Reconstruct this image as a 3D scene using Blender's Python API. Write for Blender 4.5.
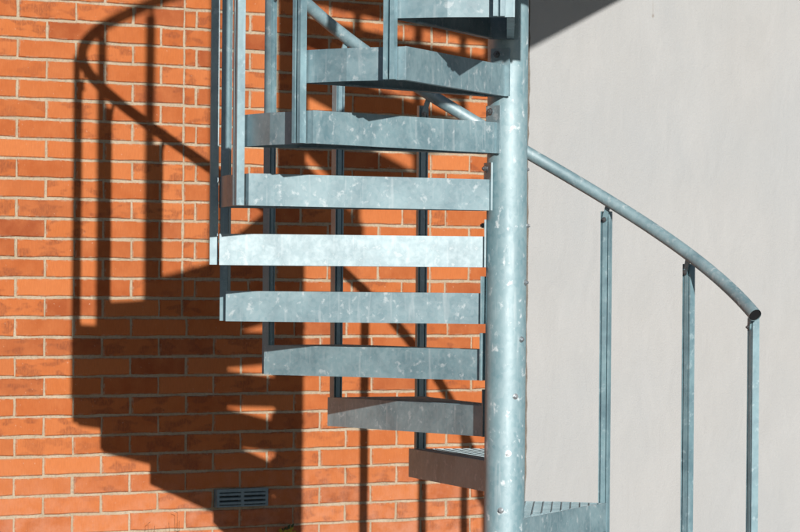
import bpy, math, random
from mathutils import Vector
R_ = math.radians
for o in list(bpy.data.objects): bpy.data.objects.remove(o)
scene = bpy.context.scene
col = scene.collection
rng = random.Random(7)

# ---------------------------------------------------------------- camera
CD, CX, FPX, HOR, ROLL = 9.881, -0.3277, 3200.1, 281.1, 0.487
cam = bpy.data.cameras.new('camera'); camo = bpy.data.objects.new('camera', cam); col.objects.link(camo)
camo.location = (CX, -CD, 0.0)
cam.sensor_width = 36.0; cam.sensor_fit = 'HORIZONTAL'
cam.lens = FPX / 800 * 36
cam.shift_y = (HOR - 266) / 800
camo.rotation_euler = (R_(90), R_(-ROLL), 0)
cam.clip_start = 0.1; cam.clip_end = 3000
cam.dof.use_dof = True; cam.dof.focus_distance = 9.75; cam.dof.aperture_fstop = 13
scene.camera = camo

# ---------------------------------------------------------------- sky and sun
EL, AZ = 16.2, 17.95
sd = Vector((-math.sin(R_(AZ)) * math.cos(R_(EL)), math.cos(R_(AZ)) * math.cos(R_(EL)), -math.sin(R_(EL))))
world = bpy.data.worlds.new('World'); scene.world = world; world.use_nodes = True
wn = world.node_tree
sky = wn.nodes.new('ShaderNodeTexSky'); sky.sky_type = 'NISHITA'; sky.sun_disc = False
sky.sun_elevation = R_(EL); sky.sun_rotation = R_(180 - AZ); sky.air_density = 0.75; sky.dust_density = 0.4; sky.ozone_density = 1.6
wn.links.new(sky.outputs[0], wn.nodes['Background'].inputs[0])
wn.nodes['Background'].inputs[1].default_value = 0.05
sun = bpy.data.lights.new('sun', 'SUN'); sun.energy = 5.0; sun.angle = R_(0.53); sun.color = (1.0, 0.965, 0.925)
suno = bpy.data.objects.new('sun', sun); col.objects.link(suno)
suno.rotation_euler = sd.to_track_quat('-Z', 'Y').to_euler(); suno.location = -sd * 30
scene.view_settings.view_transform = 'Standard'; scene.view_settings.look = 'None'
scene.view_settings.exposure = -0.2; scene.view_settings.gamma = 1.0

# ---------------------------------------------------------------- material helpers
class NT:
    def __init__(s, name):
        s.m = bpy.data.materials.new(name); s.m.use_nodes = True
        s.t = s.m.node_tree; s.b = s.t.nodes['Principled BSDF']
    def n(s, typ, **kw):
        x = s.t.nodes.new(typ)
        for k, v in kw.items(): setattr(x, k, v)
        return x
    def l(s, a, b): s.t.links.new(a, b)
    def noise(s, vec, scale, detail=4, rough=.6, dist=0):
        x = s.n('ShaderNodeTexNoise'); x.inputs['Scale'].default_value = scale; x.inputs['Detail'].default_value = detail
        x.inputs['Roughness'].default_value = rough; x.inputs['Distortion'].default_value = dist
        if vec is not None: s.l(vec, x.inputs['Vector'])
        return x.outputs[0]
    def ramp(s, fac, stops, interp='LINEAR'):
        x = s.n('ShaderNodeValToRGB'); r = x.color_ramp; r.interpolation = interp
        while len(r.elements) < len(stops): r.elements.new(.5)
        for e, (p, c) in zip(r.elements, stops):
            e.position = p; e.color = (c[0], c[1], c[2], 1) if isinstance(c, tuple) else (c, c, c, 1)
        s.l(fac, x.inputs[0]); return x.outputs[0]
    def mix(s, fac, a, b, mode='MIX'):
        x = s.n('ShaderNodeMix', data_type='RGBA', blend_type=mode)
        for v, i in ((fac, 0), (a, 6), (b, 7)):
            if isinstance(v, (int, float)): x.inputs[i].default_value = v
            elif isinstance(v, tuple): x.inputs[i].default_value = (*v, 1)
            else: s.l(v, x.inputs[i])
        return x.outputs[2]
    def math(s, op, a, b=None, c=None):
        x = s.n('ShaderNodeMath', operation=op)
        for i, v in enumerate((a, b, c)):
            if v is None: continue
            if isinstance(v, (int, float)): x.inputs[i].default_value = v
            else: s.l(v, x.inputs[i])
        return x.outputs[0]
    def vmath(s, op, a, b):
        x = s.n('ShaderNodeVectorMath', operation=op)
        for i, v in enumerate((a, b)):
            if isinstance(v, tuple): x.inputs[i].default_value = v
            else: s.l(v, x.inputs[i])
        return x.outputs[0]
    def coord(s, kind='Object'): return s.n('ShaderNodeTexCoord').outputs[kind]
    def bump(s, h, strength, dist):
        x = s.n('ShaderNodeBump'); x.inputs['Strength'].default_value = strength; x.inputs['Distance'].default_value = dist
        s.l(h, x.inputs['Height']); s.l(x.outputs[0], s.b.inputs['Normal'])
    def set(s, **kw):
        for k, v in kw.items():
            i = s.b.inputs[k]
            if isinstance(v, (int, float)): i.default_value = v
            elif isinstance(v, tuple): i.default_value = (*v, 1)
            else: s.l(v, i)

def galvanised(name, base=(.235, .385, .425), light=(.60, .67, .685), dark=(.125, .245, .285), metal=.20, stretch=1.0, fleck=.65):
    k = NT(name)
    oi = k.n('ShaderNodeObjectInfo')
    off = k.n('ShaderNodeCombineXYZ'); k.l(k.math('MULTIPLY', oi.outputs['Random'], 37.0), off.inputs[0]); k.l(k.math('MULTIPLY', oi.outputs['Random'], 11.0), off.inputs[2])
    v = k.vmath('ADD', k.coord(), off.outputs[0])
    vs = k.vmath('MULTIPLY', v, (1.0, 1.0, stretch))
    big = k.noise(vs, 8, 5, .6, .4)
    c = k.mix(k.ramp(big, [(.38, 0.), (.60, 1.)]), dark, base)
    vo = k.n('ShaderNodeTexVoronoi'); vo.inputs['Scale'].default_value = 95; k.l(vs, vo.inputs['Vector'])
    sp = k.n('ShaderNodeSeparateColor'); k.l(vo.outputs['Color'], sp.inputs[0])
    c = k.mix(k.math('MULTIPLY', sp.outputs[0], .16), c, light)
    blot = k.noise(vs, 34, 5, .62, .3)
    c = k.mix(k.ramp(blot, [(.59, 0.), (.67, fleck)]), c, light)
    streak = k.noise(k.vmath('MULTIPLY', v, (1.0, 1.0, .09)), 60, 3, .5)
    c = k.mix(k.ramp(streak, [(.60, 0.), (.72, .3)]), c, light)
    grime = k.noise(vs, 3.1, 5, .7)
    c = k.mix(k.ramp(grime, [(.56, 0.), (.75, .45)]), c, dark)
    rough = k.ramp(blot, [(.3, .50), (.7, .68)])
    k.set(**{'Base Color': c, 'Metallic': 0.0, 'Roughness': .6, 'Specular IOR Level': .3})
    k.bump(k.mix(.5, blot, sp.outputs[0]), .12, .002)
    gl = k.n('ShaderNodeBsdfGlossy'); gl.inputs['Color'].default_value = (.79, .845, .865, 1); k.l(rough, gl.inputs['Roughness'])
    k.l(k.b.inputs['Normal'].links[0].from_socket, gl.inputs['Normal'])
    mx = k.n('ShaderNodeMixShader'); mx.inputs[0].default_value = metal
    k.l(k.b.outputs[0], mx.inputs[1]); k.l(gl.outputs[0], mx.inputs[2]); k.l(mx.outputs[0], k.t.nodes['Material Output'].inputs[0])
    return k.m

def brick_material(name, per_island=False):
    k = NT(name)
    if per_island: rnd = k.n('ShaderNodeNewGeometry').outputs['Random Per Island']
    else: rnd = k.n('ShaderNodeObjectInfo').outputs['Random']
    off = k.n('ShaderNodeCombineXYZ')
    k.l(k.math('MULTIPLY', rnd, 53.0), off.inputs[0]); k.l(k.math('MULTIPLY', rnd, 29.0), off.inputs[2])
    raw = k.coord()
    v = k.vmath('ADD', raw, off.outputs[0])
    c = k.ramp(rnd, [(0., (.36, .085, .026)), (.12, (.58, .17, .046)), (.3, (.45, .112, .030)), (.42, (.66, .215, .068)), (.58, (.50, .132, .036)), (.72, (.62, .185, .054)), (.86, (.54, .165, .052)), (1., (.34, .08, .026))])
    cloud = k.noise(v, 11, 4, .6)
    c = k.mix(k.ramp(cloud, [(.35, 0.), (.7, .5)]), c, (.66, .225, .08))
    # burnt, coarse patches on some bricks
    pn = k.noise(k.vmath('MULTIPLY', v, (1., 1., 2.2)), 10, 2, .5)
    gr = k.noise(k.vmath('MULTIPLY', v, (1., 1., .35)), 150, 3, .7)
    sel = k.ramp(k.math('FRACT', k.math('MULTIPLY', rnd, 7.31)), [(.48, 0.), (.6, 1.)])
    patch = k.math('MULTIPLY', k.ramp(pn, [(.50, 0.), (.57, 1.)]), sel)
    c = k.mix(k.math('MULTIPLY', patch, k.ramp(gr, [(.36, .7), (.64, .15)])), c, (.24, .072, .034))
    # dragged wire-cut texture, dust and specks
    drag = k.noise(k.vmath('MULTIPLY', v, (1., 1., .16)), 210, 3, .6)
    c = k.mix(k.ramp(drag, [(.36, .2), (.62, 0.)]), c, (.34, .085, .03))
    sp = k.noise(v, 90, 2, .5)
    c = k.mix(k.ramp(sp, [(.70, 0.), (.74, .5)]), c, (.74, .48, .34))
    if not per_island:                             # mortar smeared over the arrises
        gs = k.n('ShaderNodeSeparateXYZ'); k.l(k.coord('Generated'), gs.inputs[0])
        ex = k.ramp(k.math('ABSOLUTE', k.math('SUBTRACT', gs.outputs[0], .5)), [(.475, 0.), (.5, 1.)])
        ez = k.ramp(k.math('ABSOLUTE', k.math('SUBTRACT', gs.outputs[2], .5)), [(.40, 0.), (.5, 1.)])
        e = k.math('MULTIPLY', k.math('MAXIMUM', ex, ez), k.ramp(k.noise(v, 38, 4, .7), [(.46, 0.), (.62, 1.)]))
        c = k.mix(k.math('MULTIPLY', e, .75), c, (.55, .45, .33))
    # lime bloom near the wall foot
    pz = k.n('ShaderNodeSeparateXYZ'); k.l(k.n('ShaderNodeNewGeometry').outputs['Position'], pz.inputs[0])
    low = k.n('ShaderNodeMapRange'); k.l(pz.outputs[2], low.inputs[0])
    low.inputs[1].default_value = -.62; low.inputs[2].default_value = -1.0; low.inputs[3].default_value = 0; low.inputs[4].default_value = .5
    bl = k.noise(v, 16, 5, .65)
    c = k.mix(k.math('MULTIPLY', low.outputs[0], k.ramp(bl, [(.40, .15), (.66, 1.)])), c, (.72, .36, .24))
    k.set(**{'Base Color': c, 'Roughness': .88, 'Specular IOR Level': .25})
    k.bump(k.mix(.5, gr, k.noise(v, 320, 3, .6)), .32, .004)
    return k.m

def mortar_material():
    k = NT('mortar')
    v = k.coord()
    a = k.noise(v, 9, 4, .6); b = k.noise(v, 120, 4, .7)
    c = k.mix(k.ramp(a, [(.35, 0.), (.7, 1.)]), (.45, .365, .25), (.58, .49, .36))
    c = k.mix(k.ramp(b, [(.36, .6), (.52, 0.)]), c, (.30, .25, .19))
    k.set(**{'Base Color': c, 'Roughness': .95, 'Specular IOR Level': .1})
    k.bump(b, .5, .004)
    return k.m

def render_material():
    k = NT('render_coat')
    v = k.coord()
    big = k.noise(v, 1.3, 4, .55); mid = k.noise(k.vmath('MULTIPLY', v, (1., 1., .45)), 5, 5, .65, .6)
    c = k.mix(k.ramp(big, [(.35, 0.), (.68, 1.)]), (.486, .484, .470), (.470, .481, .479))
    c = k.mix(k.ramp(mid, [(.42, 0.), (.70, .4)]), c, (.55, .548, .535))
    fine = k.noise(v, 160, 4, .7)
    c = k.mix(k.ramp(fine, [(.30, .18), (.45, 0.)]), c, (.38, .37, .35))
    sp = k.n('ShaderNodeSeparateXYZ'); k.l(v, sp.inputs[0])
    for (u0, z0, su, sz, amt, cc) in STAINS:
        du = k.math('DIVIDE', k.math('SUBTRACT', sp.outputs[0], u0), su); dz = k.math('DIVIDE', k.math('SUBTRACT', sp.outputs[2], z0), sz)
        d = k.math('ADD', k.math('MULTIPLY', du, du), k.math('MULTIPLY', dz, dz))
        f = k.math('MULTIPLY', k.ramp(d, [(.1, 1.), (1., 0.)]), amt)
        c = k.mix(k.math('MULTIPLY', f, k.ramp(fine, [(.3, 1.), (.6, .5)])), c, cc)
    k.set(**{'Base Color': c, 'Roughness': .93, 'Specular IOR Level': .15})
    # trowel marks: warped ridges over a soft float finish
    w = k.n('ShaderNodeTexWave', wave_type='BANDS', bands_direction='DIAGONAL')
    w.inputs['Scale'].default_value = 1.6; w.inputs['Distortion'].default_value = 5; w.inputs['Detail'].default_value = 1; w.inputs['Detail Scale'].default_value = .8
    k.l(v, w.inputs[0])
    wm = k.math('MULTIPLY', k.ramp(w.outputs[1], [(.90, 0.), (.99, 1.)]), k.ramp(k.noise(v, 2.2, 2), [(.5, 0.), (.62, 1.)]))
    h = k.math('ADD', k.math('MULTIPLY', wm, .12), k.math('ADD', k.math('MULTIPLY', k.noise(k.vmath('MULTIPLY', v, (1., 1., .5)), 9, 3, .5, .8), 1.0), k.math('MULTIPLY', fine, .45)))
    k.bump(h, .62, .009)
    return k.m

def plain(name, c, rough=.7, metal=0., c2=None, scale=20, bump=.2):
    k = NT(name); v = k.coord(); n = k.noise(v, scale, 5, .65)
    k.set(**{'Base Color': k.mix(k.ramp(n, [(.35, 0.), (.68, 1.)]), c, c2 or tuple(x * .7 for x in c)), 'Roughness': rough, 'Metallic': metal})
    k.bump(n, bump, .004)
    return k.m

# ---------------------------------------------------------------- mesh helpers
def mesh(name, verts, faces, mat, smooth=False):
    m = bpy.data.meshes.new(name); m.from_pydata([tuple(v) for v in verts], [], faces); m.materials.append(mat)
    if smooth: m.polygons.foreach_set('use_smooth', [True] * len(m.polygons))
    m.update(); return m
def link(name, data, parent=None, loc=(0, 0, 0), rz=0., label=None, cat=None, kind=None, group=None):
    o = bpy.data.objects.new(name, data); col.objects.link(o); o.location = loc; o.rotation_euler = (0, 0, rz)
    if parent is not None: o.parent = parent
    if label: o['label'] = label
    if cat: o['category'] = cat
    if kind: o['kind'] = kind
    if group: o['group'] = group
    return o
class MB:
    def __init__(s): s.v = []; s.f = []
    def add(s, vs, fs):
        b = len(s.v); s.v += [tuple(v) for v in vs]; s.f += [tuple(i + b for i in f) for f in fs]
    def prism(s, pts, z0, z1):                     # counter-clockwise outline in xy
        n = len(pts)
        s.add([(p[0], p[1], z0) for p in pts] + [(p[0], p[1], z1) for p in pts],
              [tuple(range(n - 1, -1, -1)), tuple(range(n, 2 * n))] + [(i, (i + 1) % n, n + (i + 1) % n, n + i) for i in range(n)])
    def bar(s, a, b, t, z0, z1):                   # upright flat bar from a to b in plan
        a = Vector(a[:2]); b = Vector(b[:2]); d = (b - a).normalized() * 1.0; q = Vector((-d.y, d.x)) * t / 2
        s.prism([a - q, b - q, b + q, a + q], z0, z1)
    def tube(s, pts, r, n=16, cap=True):
        pts = [Vector(p) for p in pts]; rs = r if isinstance(r, (list, tuple)) else [r] * len(pts); base = len(s.v)
        up = Vector((0, 0, 1))
        for i, p in enumerate(pts):
            d = (pts[min(i + 1, len(pts) - 1)] - pts[max(i - 1, 0)]).normalized()
            a = d.cross(up)
            if a.length < 1e-3: a = d.cross(Vector((0, 1, 0)))
            a.normalize(); b = a.cross(d)
            for j in range(n):
                t = 2 * math.pi * j / n; s.v.append(tuple(p + rs[i] * (math.cos(t) * a + math.sin(t) * b)))
        for i in range(len(pts) - 1):
            for j in range(n):
                q = base + i * n; s.f.append((q + j, q + (j + 1) % n, q + n + (j + 1) % n, q + n + j))
        if cap:
            s.f.append(tuple(base + j for j in range(n - 1, -1, -1))); q = base + (len(pts) - 1) * n; s.f.append(tuple(q + j for j in range(n)))
    def build(s, name, mat, smooth=False): return mesh(name, s.v, s.f, mat, smooth)
def clip_seg(p, d, poly):                          # line p + t d inside a convex outline
    lo, hi = -1e9, 1e9; n = len(poly)
    area = sum(poly[i][0] * poly[(i + 1) % n][1] - poly[(i + 1) % n][0] * poly[i][1] for i in range(n))
    for i in range(n):
        a, b = poly[i], poly[(i + 1) % n]
        nx, ny = -(b[1] - a[1]), b[0] - a[0]
        if area < 0: nx, ny = -nx, -ny
        den = nx * d[0] + ny * d[1]; num = nx * (a[0] - p[0]) + ny * (a[1] - p[1])
        if abs(den) < 1e-9:
            if num > 0: return None
            continue
        t = num / den
        if den > 0: lo = max(lo, t)
        else: hi = min(hi, t)
    return (lo, hi) if hi - lo > .004 else None

# ---------------------------------------------------------------- the wall's own frame
WALL_D, WALL_A = 2.83, 35.5
ca, sa = math.cos(R_(WALL_A)), math.sin(R_(WALL_A))
GROUND = -1.435
def wall_uz(x, y):                                 # survey: where a sight line through the photograph meets the wall
    e = R_(-ROLL); dx, dy = x - 400, y - 266
    qx = 400 + dx * math.cos(e) - dy * math.sin(e); qy = 266 + dx * math.sin(e) + dy * math.cos(e)
    v = Vector(((qx - 400) / FPX, 1, (HOR - qy) / FPX)); o = Vector((CX, -CD, 0)); n = Vector((-sa, ca, 0))
    t = (n.dot(Vector((0, WALL_D, 0)) - o)) / n.dot(v); p = o + t * v
    return (p.x * ca + (p.y - WALL_D) * sa, p.z)
ROW, PITCH, JOINT = .0717, .2408, .0098
zr = wall_uz(60, 20.7)[1]                          # one bed joint
u_left = wall_uz(18.4, 8)[0]                       # one cross joint of the even rows
U1, U3 = wall_uz(184, 150)[0], wall_uz(431, 200)[0]
U_END = wall_uz(516, 266)[0]
Z_SILL = wall_uz(182, 316)[1]                      # foot of the bricked-up part
U_STONE, Z_STONE = wall_uz(430, 523)[0], wall_uz(460, 528.5)[1]
Z_STONE = zr + round((Z_STONE - zr) / ROW) * ROW
STAINS = [(wall_uz(680.5, 288)[0], wall_uz(680, 288)[1], .007, .035, .55, (.42, .33, .2)),
          (wall_uz(651, 16)[0], wall_uz(651, 16)[1], .008, .010, .8, (.25, .2, .16)),
          (wall_uz(651, 9)[0], wall_uz(651, 9)[1], .005, .05, .35, (.32, .28, .23))]
STAINS = [(u, z - GROUND, a, b, c, d) for u, z, a, b, c, d in STAINS]

M_galv = galvanised('galvanised_steel')
M_post = galvanised('galvanised_post', base=(.205, .37, .415), light=(.43, .58, .615), dark=(.115, .235, .28), metal=.2)
M_column = galvanised('galvanised_column', base=(.25, .415, .455), light=(.74, .82, .835), dark=(.16, .315, .36), metal=.19, stretch=.7, fleck=.95)
M_bolt = plain('bolt_steel', (.16, .17, .18), .45, .8, (.26, .27, .28))
M_nut = plain('nut_steel', (.55, .58, .60), .4, .8, (.4, .43, .45))
M_black = plain('black_plug', (.012, .012, .014), .6)
M_brick = brick_material('brick'); M_brick_far = brick_material('brick_far', True)
M_mortar = mortar_material(); M_render = render_material()
M_stone = plain('limestone', (.50, .45, .34), .9, 0, (.38, .34, .26), 30)
M_ground = plain('paving', (.14, .135, .128), .9, 0, (.11, .105, .10), 6)
M_vent = plain('vent_paint', (.27, .37, .40), .6, .1, (.20, .28, .31), 40)
M_bead = plain('old_sealant', (.15, .13, .105), .9, 0, (.22, .20, .17), 60)
M_stem = plain('dry_stem', (.10, .06, .03), .8); M_leaf = plain('weed_leaf', (.05, .09, .025), .6); M_flower = plain('yellow_flower', (.62, .50, .05), .6)

# ---------------------------------------------------------------- ground
g = MB(); g.add([(-600, -600, 0), (600, -600, 0), (600, 600, 0), (-600, 600, 0)], [(0, 1, 2, 3)])
link('ground', g.build('ground', M_ground), loc=(0, 0, GROUND), kind='structure')

# ---------------------------------------------------------------- brick wall
wall = link('brick_wall', None, loc=(0, WALL_D, GROUND), rz=R_(WALL_A), cat='wall',
            label='orange red brick wall with pale mortar joints and a bricked-up opening behind the stairs')
U0, ZT = u_left - 9 * PITCH, 4.6
def slab(mb, u0, u1, y0, y1, z0, z1):
    mb.add([(u0, y0, z0), (u1, y0, z0), (u1, y1, z0), (u0, y1, z0), (u0, y0, z1), (u1, y0, z1), (u1, y1, z1), (u0, y1, z1)],
           [(0, 1, 5, 4), (1, 2, 6, 5), (2, 3, 7, 6), (3, 0, 4, 7), (4, 5, 6, 7), (3, 2, 1, 0)])
b = MB(); slab(b, U0, U_END + .02, .0062, .30, 0, ZT - GROUND)
link('mortar', b.build('mortar', M_mortar), wall)

def brick_shape(w, seed):                          # uneven front outline with a worn arris, centre of the front at the origin
    r = random.Random(seed); h = ROW - JOINT; x, z = w / 2, h / 2
    outl = []
    nx = 4 if w > .15 else 2
    for i in range(nx): outl.append((-x + 2 * x * i / nx, -z))
    outl += [(x, -z), (x, 0)]
    for i in range(nx): outl.append((x - 2 * x * i / nx, z))
    outl += [(-x, z), (-x, 0)]
    j = .0017
    o = [(a + r.uniform(-j, j), .0035, c + r.uniform(-j, j)) for a, c in outl]
    i_ = [(a * (1 - .006 / w) , r.uniform(-.0006, .0006), c * (1 - .006 / h)) for a, _, c in o]
    k = [(a, .03, c) for a, _, c in o]; n = len(o)
    f = [tuple(range(2 * n, 3 * n))]
    for q in range(n):
        p = (q + 1) % n; f += [(q, p, 2 * n + p, 2 * n + q), (n + q, n + p, p, q)]
    return o + k + i_, f
cache = {}
def brick_mesh(w, seed):
    key = (round(w, 3), seed % (9 if w > .2 else 4))
    if key not in cache: v, f = brick_shape(key[0], hash(key) % 99991); cache[key] = mesh('brick', v, f, M_brick)
    return cache[key]
u_vent, z_vent = wall_uz(242, 495)
cand = []
r0 = int(math.floor((GROUND - zr) / ROW)); r1 = int((ZT - zr) / ROW)
for r in range(r0, r1):
    z = zr + (r + .5) * ROW
    # the row under the surveyed bed joint has joints at half-pitch offset
    odd = (r % 2 != 0)
    base = u_left + (PITCH / 2 if odd else 0)
    js = [base + n * PITCH for n in range(-10, 40)]
    if z > Z_SILL:
        left = [u for u in js if u < U1 - .03] + [U1]
        if not odd: left = [u for u in js if u < U1 - .05] + [U1]
        first = .0535 if not odd else .178
        mid = []; u = U1 + first
        while u < U3 - .06: mid.append(u); u += (U3 - U1 - .178 - .006) / 4.18 if False else PITCH * .985
        first = .0735 if not odd else .191
        right = [U3]; u = U3 + first
        while u < U_END - .04: right.append(u); u += PITCH
        js = left + mid + right
    js = sorted(u for u in js if U0 <= u < U_END - .03) + [U_END + .004]
    for a, c in zip(js[:-1], js[1:]):
        u, w = (a + c) / 2, c - a - JOINT
        if w < .02: continue
        if abs(z - z_vent) < ROW * .5 and abs(u - u_vent) < PITCH * .5: vent_u, vent_z, vent_w = u, z, c - a; continue
        if z < Z_STONE and u > U_STONE: continue
        if z < Z_STONE and c > U_STONE: c = U_STONE; u, w = (a + c) / 2, c - a - JOINT
        if w < .02: continue
        cand.append((u, z, w))
ctr = wall_uz(245, 266)
hu = wall_uz(490, 266)[0] - ctr[0]; hz = wall_uz(245, 0)[1] - ctr[1]
cand.sort(key=lambda t: max(abs(t[0] - ctr[0]) / hu, abs(t[1] - ctr[1]) / hz))
far = MB()
for i, (u, z, w) in enumerate(cand):
    seed = rng.randrange(10 ** 6)
    dy = rng.uniform(-.0014, .0012); dz = rng.uniform(-.0009, .0009)
    if i < 298:
        o = link('brick', brick_mesh(w, seed), wall, (u + rng.uniform(-.001, .001), dy, z - GROUND + dz))
        o.rotation_euler = (0, R_(rng.uniform(-.35, .35)), 0)
    else:
        v, f = brick_shape(w, seed); far.add([(a + u, b_ + dy, c + z - GROUND + dz) for a, b_, c in v], f)
link('far_bricks', far.build('far_bricks', M_brick_far), wall, kind='stuff')
b = MB(); slab(b, U_STONE + .006, U_END + .02, -.012, .03, 0.001, Z_STONE - GROUND - .004)
link('stone_plinth', b.build('stone_plinth', M_stone), wall, label='pale stone block at the foot of the brickwork')

# ---------------------------------------------------------------- rendered wall
rw = link('rendered_wall', None, loc=(0, WALL_D, GROUND), rz=R_(WALL_A), cat='wall', label='plain pale grey rendered wall with faint trowel marks right of the column')
b = MB(); zs = [i * .035 for i in range(int((ZT - GROUND) / .035) + 2)]
ed = []; r = random.Random(5)
e0 = wall_uz(525.9, 250)[0]
for z in zs: ed.append(e0 + .0028 * math.sin(z * 9) + r.uniform(-.0028, .0028))
n = len(zs); UR = 5.2
vs = []
for z, e in zip(zs, ed): vs += [(e, -.012, z), (UR, -.012, z), (e - .002, .006, z)]
fs = []
for i in range(n - 1): fs += [(3 * i, 3 * i + 1, 3 * i + 4, 3 * i + 3), (3 * i + 2, 3 * i, 3 * i + 3, 3 * i + 5)]
b.add(vs, fs); link('render_coat', b.build('render_coat', M_render), rw)
b = MB(); slab(b, U_END + .0205, UR, -.006, .30, 0, ZT - GROUND); link('masonry', b.build('masonry', M_mortar), rw)
b = MB()
for i in range(n - 1):
    w0 = .012 + r.uniform(-.004, .003)
    b.add([(ed[i] - .02, -.002, zs[i]), (ed[i] + .0005, -.0125, zs[i]), (ed[i + 1] + .0005, -.0125, zs[i + 1]), (ed[i + 1] - .02, -.002, zs[i + 1])], [(0, 1, 2, 3)])
link('edge_bead', b.build('edge_bead', M_bead), rw, label='ragged brown joint where the render meets the brick')

# ---------------------------------------------------------------- air vent
vt = link('air_vent', None, loc=tuple(wall.matrix_basis @ Vector((0, 0, 0))), rz=R_(WALL_A), cat='vent', label='small blue grey louvred air vent set into the brick wall')
wloc = lambda u, y, z: (u * ca - y * sa, WALL_D + u * sa + y * ca, z)
vt.location = wloc(vent_u, -.0125, vent_z + .004)
W2, H2 = vent_w / 2 - .006, ROW / 2 - .002
b = MB(); slab(b, -W2, W2, .016, .030, -H2, H2); link('back_plate', b.build('back_plate', M_black), vt)
for nm, q in (('frame', (-W2, W2, -.004, .016, H2 - .012, H2)), ('frame', (-W2, W2, -.004, .016, -H2, -H2 + .006)),
              ('frame', (-W2, -W2 + .012, -.003, .016, -H2 + .006, H2 - .012)), ('frame', (W2 - .012, W2, -.003, .016, -H2 + .006, H2 - .012)),
              ('mullion', (-.007, .007, -.003, .016, -H2 + .006, H2 - .012))):
    b = MB(); slab(b, *q); link(nm, b.build(nm, M_vent), vt)
for sx in (-1, 1):
    for i in range(3):
        z = -H2 + .0095 + i * .0165
        x0, x1 = (.007, W2 - .012) if sx > 0 else (-W2 + .012, -.007)
        b = MB(); b.add([(x0, -.003, z), (x1, -.003, z), (x1, -.003, z + .0085), (x0, -.003, z + .0085), (x0, .014, z + .006), (x1, .014, z + .006), (x1, .014, z + .012), (x0, .014, z + .012)],
                        [(0, 1, 2, 3), (3, 2, 6, 7), (4, 5, 1, 0), (7, 6, 5, 4), (1, 5, 6, 2), (0, 3, 7, 4)])
        link('louvre', b.build('louvre', M_vent), vt)

# ---------------------------------------------------------------- spiral staircase
RT, H, RIS, STEP, PSI8, Z8 = .890, .0951, .175, 20.0, 19.25, -.5604
COLR = .0625
st = link('spiral_staircase', None, loc=(0, 0, GROUND), cat='staircase', label='galvanised steel spiral staircase with a round central column and curved tube handrail')
Zg = lambda z: z - GROUND
psi = lambda k: PSI8 + STEP * (8 - k)
ztop = lambda k: Z8 + RIS * (8 - k)
KLO, KHI = -5, 12
pol = lambda r, a: (-r * math.sin(R_(a)), r * math.cos(R_(a)))

b = MB(); ztc = 2.95
N = 64
rings = [(COLR, 0.012), (COLR, ztc - GROUND)]
vs = []; fs = []
nz = 40
for i in range(nz + 1):
    z = .012 + (ztc - GROUND - .012) * i / nz
    for j in range(N): t = 2 * math.pi * j / N; vs.append((COLR * math.cos(t), COLR * math.sin(t), z))
for i in range(nz):
    for j in range(N): fs.append((i * N + j, i * N + (j + 1) % N, (i + 1) * N + (j + 1) % N, (i + 1) * N + j))
b.add(vs, fs)
column = link('column', b.build('column', M_column, True), st)
b = MB(); b.prism([(.15 * math.cos(t * math.pi / 16), .15 * math.sin(t * math.pi / 16)) for t in range(32)], 0, .012); link('base_plate', b.build('base_plate', M_galv), column)
b = MB(); b.prism([(.066 * math.cos(t * math.pi / 24), .066 * math.sin(t * math.pi / 24)) for t in range(48)], ztc - GROUND, ztc - GROUND + .01); link('top_cap', b.build('top_cap', M_galv), column)

# tread in its own frame: leading corner on +y, the others turn towards +x
axis = -11.0
ax = Vector(pol(1, axis)); tx = Vector((-math.cos(R_(axis)), -math.sin(R_(axis))))
inL = ax * (COLR + .006) + tx * .030; inR = ax * (COLR + .006) - tx * .048
pL, pB, pA, pC = Vector(pol(RT, 0)), Vector(pol(RT, -12.3)), Vector(pol(.888, -23.7)), Vector(pol(.742, -23.4))
outline = [inL, inR, pC, pA, pB, pL]                   # clockwise or not, clip_seg handles both
def offs(a, b_, d): q = (b_ - a).normalized(); return Vector((-q.y, q.x)) * d
t = .0045
cen = (inL + inR + pA + pB + pL) / 5
poly_in = [p + (cen - p).normalized() * .004 for p in outline]
tray = MB()
def plate(mb, a, b_, z0, z1, th=t):                # sheet whose outer face runs a-b, thickness towards the centre
    q = (b_ - a).normalized(); nn = Vector((-q.y, q.x))
    if nn.dot(cen - a) < 0: nn = -nn
    pts = [a, b_, b_ + nn * th, a + nn * th]
    ar = sum(pts[i].x * pts[(i + 1) % 4].y - pts[(i + 1) % 4].x * pts[i].y for i in range(4))
    if ar < 0: pts.reverse()
    mb.prism(pts, z0, z1)
ins = lambda a, b_: a + (b_ - a).normalized() * t
plate(tray, inL, pL, -H, 0)
plate(tray, inR, pC, -H, 0); plate(tray, pC, pA, -H, -.0003)
plate(tray, ins(pA, pB), pB, -H, -.0006); plate(tray, pB, ins(pL, pB), -H, -.0006)
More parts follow.
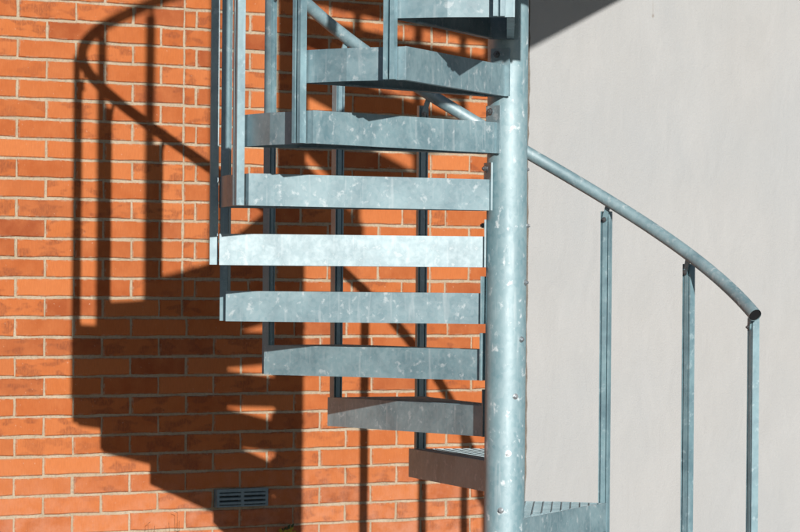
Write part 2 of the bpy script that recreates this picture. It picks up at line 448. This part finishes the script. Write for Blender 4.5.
# return flange along the foot of both long sides
for a, c in ((inL, pL), (inR, pC)):
    q = (c - a).normalized(); nn = Vector((-q.y, q.x)); nn = nn if nn.dot(cen - a) > 0 else -nn
    pts = [a + nn * t + q * .02, c + nn * t - q * .03, c + nn * .022 - q * .03, a + nn * .022 + q * .02]
    ar = sum(pts[i].x * pts[(i + 1) % 4].y - pts[(i + 1) % 4].x * pts[i].y for i in range(4))
    if ar < 0: pts.reverse()
    tray.prism(pts, -H + .0005, -H + .0045)
tray_m = tray.build('tread', M_galv)
gr = MB()
s = .085
while s < .885:                                    # cross rods
    p = ax * s; c = clip_seg(p, tx, poly_in)
    if c: gr.bar(p + tx * c[0], p + tx * c[1], .004, -.012, -.0025)
    s += .0153
bx_, by_ = Vector(pol(1, -2.5)), Vector((-math.cos(R_(-2.5)), -math.sin(R_(-2.5))))
for i in range(-14, 8):                            # bearing bars along the tread
    p = by_ * (i * .0305 + .01); c = clip_seg(p, bx_, poly_in)
    if c: gr.bar(p + bx_ * c[0], p + bx_ * c[1], .003, -.026, -.0005)
grating_m = gr.build('grating', M_galv)
mp = MB()
mp.prism([ax * (COLR + .0002) - tx * .044, ax * (COLR + .0002) + tx * .044, ax * (COLR + .0058) + tx * .044, ax * (COLR + .0058) - tx * .044][::-1], -H, -.0008)
mp.prism([ax * (COLR + .0002) - tx * .022, ax * (COLR + .0002) + tx * .044, ax * (COLR + .0058) + tx * .044, ax * (COLR + .0058) - tx * .022][::-1], -.0008, .052)
plate_m = mp.build('mounting_plate', M_galv)
def hexhead(p, d, r, L, mat, name):
    m = MB(); p = Vector(p); d = Vector(d).normalized()
    m.tube([p, p + d * .0015], r * 1.35, 14); m.tube([p + d * .0015, p + d * L], r, 6)
    m.tube([p + d * L, p + d * (L + .004)], r * .55, 8)
    return m.build(name, mat)
a3 = Vector((ax.x, ax.y, 0))
bolt_in = hexhead(a3 * (COLR + .006) + Vector((0, 0, .034)), a3, .0085, .009, M_bolt, 'bolt')
bolt_out = hexhead(-a3 * (COLR - .001) + Vector((0, 0, .034)), -a3, .0072, .007, M_nut, 'nut')

# baluster in its own frame: outward is +y, foot at the tread's lower edge
RAILZ = 1.2188 - RIS * 2.4 / STEP
POST_R = .8915
def profile():
    w, d = .0165, .025
    return [(-w, 0), (-.0145, 0), (-.0145, .008), (-.0085, .008), (-.0085, 0), (.0075, 0), (.0075, .008), (.0115, .008), (.0115, 0), (w, 0),
            (w, d), (.0045, d), (.0045, .009), (-.0035, .009), (-.0035, d), (-w, d)]
pm = MB(); pm.prism([(x, y + POST_R) for x, y in profile()], -H + .001, RAILZ - .048); post_m = pm.build('baluster', M_post)
# concave caps triangulate badly as n-gons only at the two ends; that is hidden by the rail bracket
tm = MB()
c0 = Vector((-.001, POST_R - .003, RAILZ - .076)); c1 = Vector((.016, POST_R - .008, RAILZ - .016)); q = (c1 - c0).normalized(); pr = Vector((q.z, 0, -q.x)).normalized() * .0085; th = Vector((0, .0028, 0))
arc = []
for i in range(7): tt = math.pi * i / 6; arc.append(c0 + pr * math.cos(tt) - q * .0085 * math.sin(tt))
ring = [c1 + pr] + arc + [c1 - pr]; n = len(ring)
tm.add([p - th for p in ring] + [p + th for p in ring], [tuple(range(n)), tuple(range(2 * n - 1, n - 1, -1))] + [(i, n + i, n + (i + 1) % n, (i + 1) % n) for i in range(n)])
tongue_m = tm.build('rail_bracket', M_post)
tb_m = hexhead(c0 - Vector((0, .0028, 0)), (0, -1, 0), .0062, .005, M_bolt, 'bolt')

ORD = {12: 'lowest', 11: 'second'}
for k in range(KHI, KLO - 1, -1):
    tr = link('tread', tray_m, st, (0, 0, Zg(ztop(k))), R_(psi(k)))
    link('grating', grating_m, tr, kind='stuff'); link('mounting_plate', plate_m, tr); link('bolt', bolt_in, tr); link('nut', bolt_out, tr)
    po = link('baluster', post_m, st, (0, 0, Zg(ztop(k))), R_(psi(k) - 2.8))
    link('rail_bracket', tongue_m, po); link('bolt', tb_m, po)
RR = .875
pts = []
a0, a1 = psi(12) - 6.6, psi(-5) + 6
nseg = 150
for i in range(nseg + 1):
    a = a0 + (a1 - a0) * i / nseg; x, y = pol(RR, a); pts.append((x, y, Zg(.4909 + .00877 * a)))
b = MB(); b.tube(pts, .0212, 20, cap=False); rail = link('handrail', b.build('handrail', M_galv, True), st)
for end in (0, -1):
    p = Vector(pts[end]); d = (p - Vector(pts[1 if end == 0 else -2])).normalized()
    b = MB(); b.tube([p - d * .012, p - d * .002], .0195, 20); link('end_plug', b.build('end_plug', M_black), rail)

# landing at the head of the stairs, reaching the wall
ZL = ztop(-6); XL0, XL1, YL0 = .075, 1.64, -.06
yw = lambda x: WALL_D + x * sa / ca - .02
LP = [Vector((XL0, YL0)), Vector((1.085, .09)), Vector((XL1, yw(XL1))), Vector((XL0, yw(XL0)))]
b = MB()
for i in range(4):
    a, c = LP[i], LP[(i + 1) % 4]; q = (c - a).normalized(); nn = Vector((-q.y, q.x))
    tr_ = .006 if i % 2 else 0
    b.prism([a + q * tr_, c - q * tr_, c - q * tr_ + nn * .006, a + q * tr_ + nn * .006], -.1, 0)
land = link('landing', b.build('landing', M_galv), st, (0, 0, Zg(ZL)))
b = MB(); LI = [LP[0] + Vector((.007, .007)), LP[1] + Vector((-.007, .007)), LP[2] + Vector((-.007, -.012)), LP[3] + Vector((.007, -.012))]
y = YL0 + .03
while y < yw(XL1):
    c = clip_seg((0, y), (1, 0), LI)
    if c: b.bar((c[0], y), (c[1], y), .003, -.031, -.0015)
    y += .0305
x = XL0 + .03
while x < XL1 - .02:
    c = clip_seg((x, 0), (0, 1), LI)
    if c: b.bar((x, c[0]), (x, c[1]), .005, -.01, -.0025)
    x += .0305
link('grating', b.build('grating', M_galv), land, kind='stuff')
for yy in (.55, 1.2, 1.9):
    c = clip_seg((0, yy), (1, 0), LI)
    b = MB(); b.bar((c[0], yy), (c[1], yy), .008, -.095, -.033); link('joist', b.build('joist', M_galv), land)

# ---------------------------------------------------------------- weeds at the foot of the brick wall
def weed(name, px, tips, label, flower=False, seed=1, group=None):
    r = random.Random(seed); u = wall_uz(px, 530)[0]; y0 = -.035
    root = link(name, None, loc=wloc(u, y0, GROUND), rz=R_(WALL_A), cat='weed', label=label)
    sm, lm, fm = MB(), MB(), MB()
    for (tpx, tpy, lean) in tips:
        tu, tz = wall_uz(tpx, tpy); tu -= u; tz -= GROUND
        P = [Vector((tu * f ** 1.4 + .004 * math.sin(f * 9 + lean), -.005 * math.sin(f * 5) - .012 * f, tz * f)) for f in [i / 8 for i in range(9)]]
        sm.tube(P, [.0018 - .0012 * i / 8 for i in range(9)], 6)
        for i in range(3, 9):
            for sgn in (-1, 1):
                if r.random() < .7 and not flower: continue
                d = Vector((sgn * r.uniform(.5, 1), r.uniform(-.6, .2), r.uniform(.3, .9))).normalized(); L = r.uniform(.012, .03)
                p = P[i]
                if flower:
                    lm_p = p + d * L * 1.2; w = Vector((-d.z, 0, d.x)) * .006
                    lm.add([p, p + d * L * .6 + w, lm_p, p + d * L * .6 - w], [(0, 1, 2, 3)])
                else: sm.tube([p, p + d * L * .4, p + d * L * .8], [.0009, .0008, .0005], 5)
        if flower:
            for q in range(9):
                c = P[-1] + Vector((r.uniform(-.014, .014), r.uniform(-.012, .01), r.uniform(-.014, .002)))
                for a in range(5):
                    t0 = a * 1.257 + r.random() * .3; t1 = t0 + .9
                    fm.add([c, c + Vector((math.cos(t0), -.3, math.sin(t0))) * .0055, c + Vector((math.cos((t0 + t1) / 2), -.1, math.sin((t0 + t1) / 2))) * .0075, c + Vector((math.cos(t1), -.3, math.sin(t1))) * .0055], [(0, 1, 2, 3)])
    link('stem', sm.build('stem', M_stem), root)
    if lm.v: link('leaves', lm.build('leaves', M_leaf), root)
    if fm.v: link('flower', fm.build('flower', M_flower), root)
weed('dry_weed', 171, [(171, 512, 0), (163, 522, 1), (174, 520, 2)], 'dry brown weed stalk against the sunlit bricks', seed=3)
weed('dry_weed', 144, [(141.5, 523, 0), (149, 525, 3)], 'short cluster of thin dry weed tips left of the taller dry stalk', seed=5)
weed('flowering_weed', 283, [(277, 529.5, 0), (281, 529, 1), (285, 528, 2)], 'weed with small yellow flowers in the stair shadow below the air vent', True, seed=9)
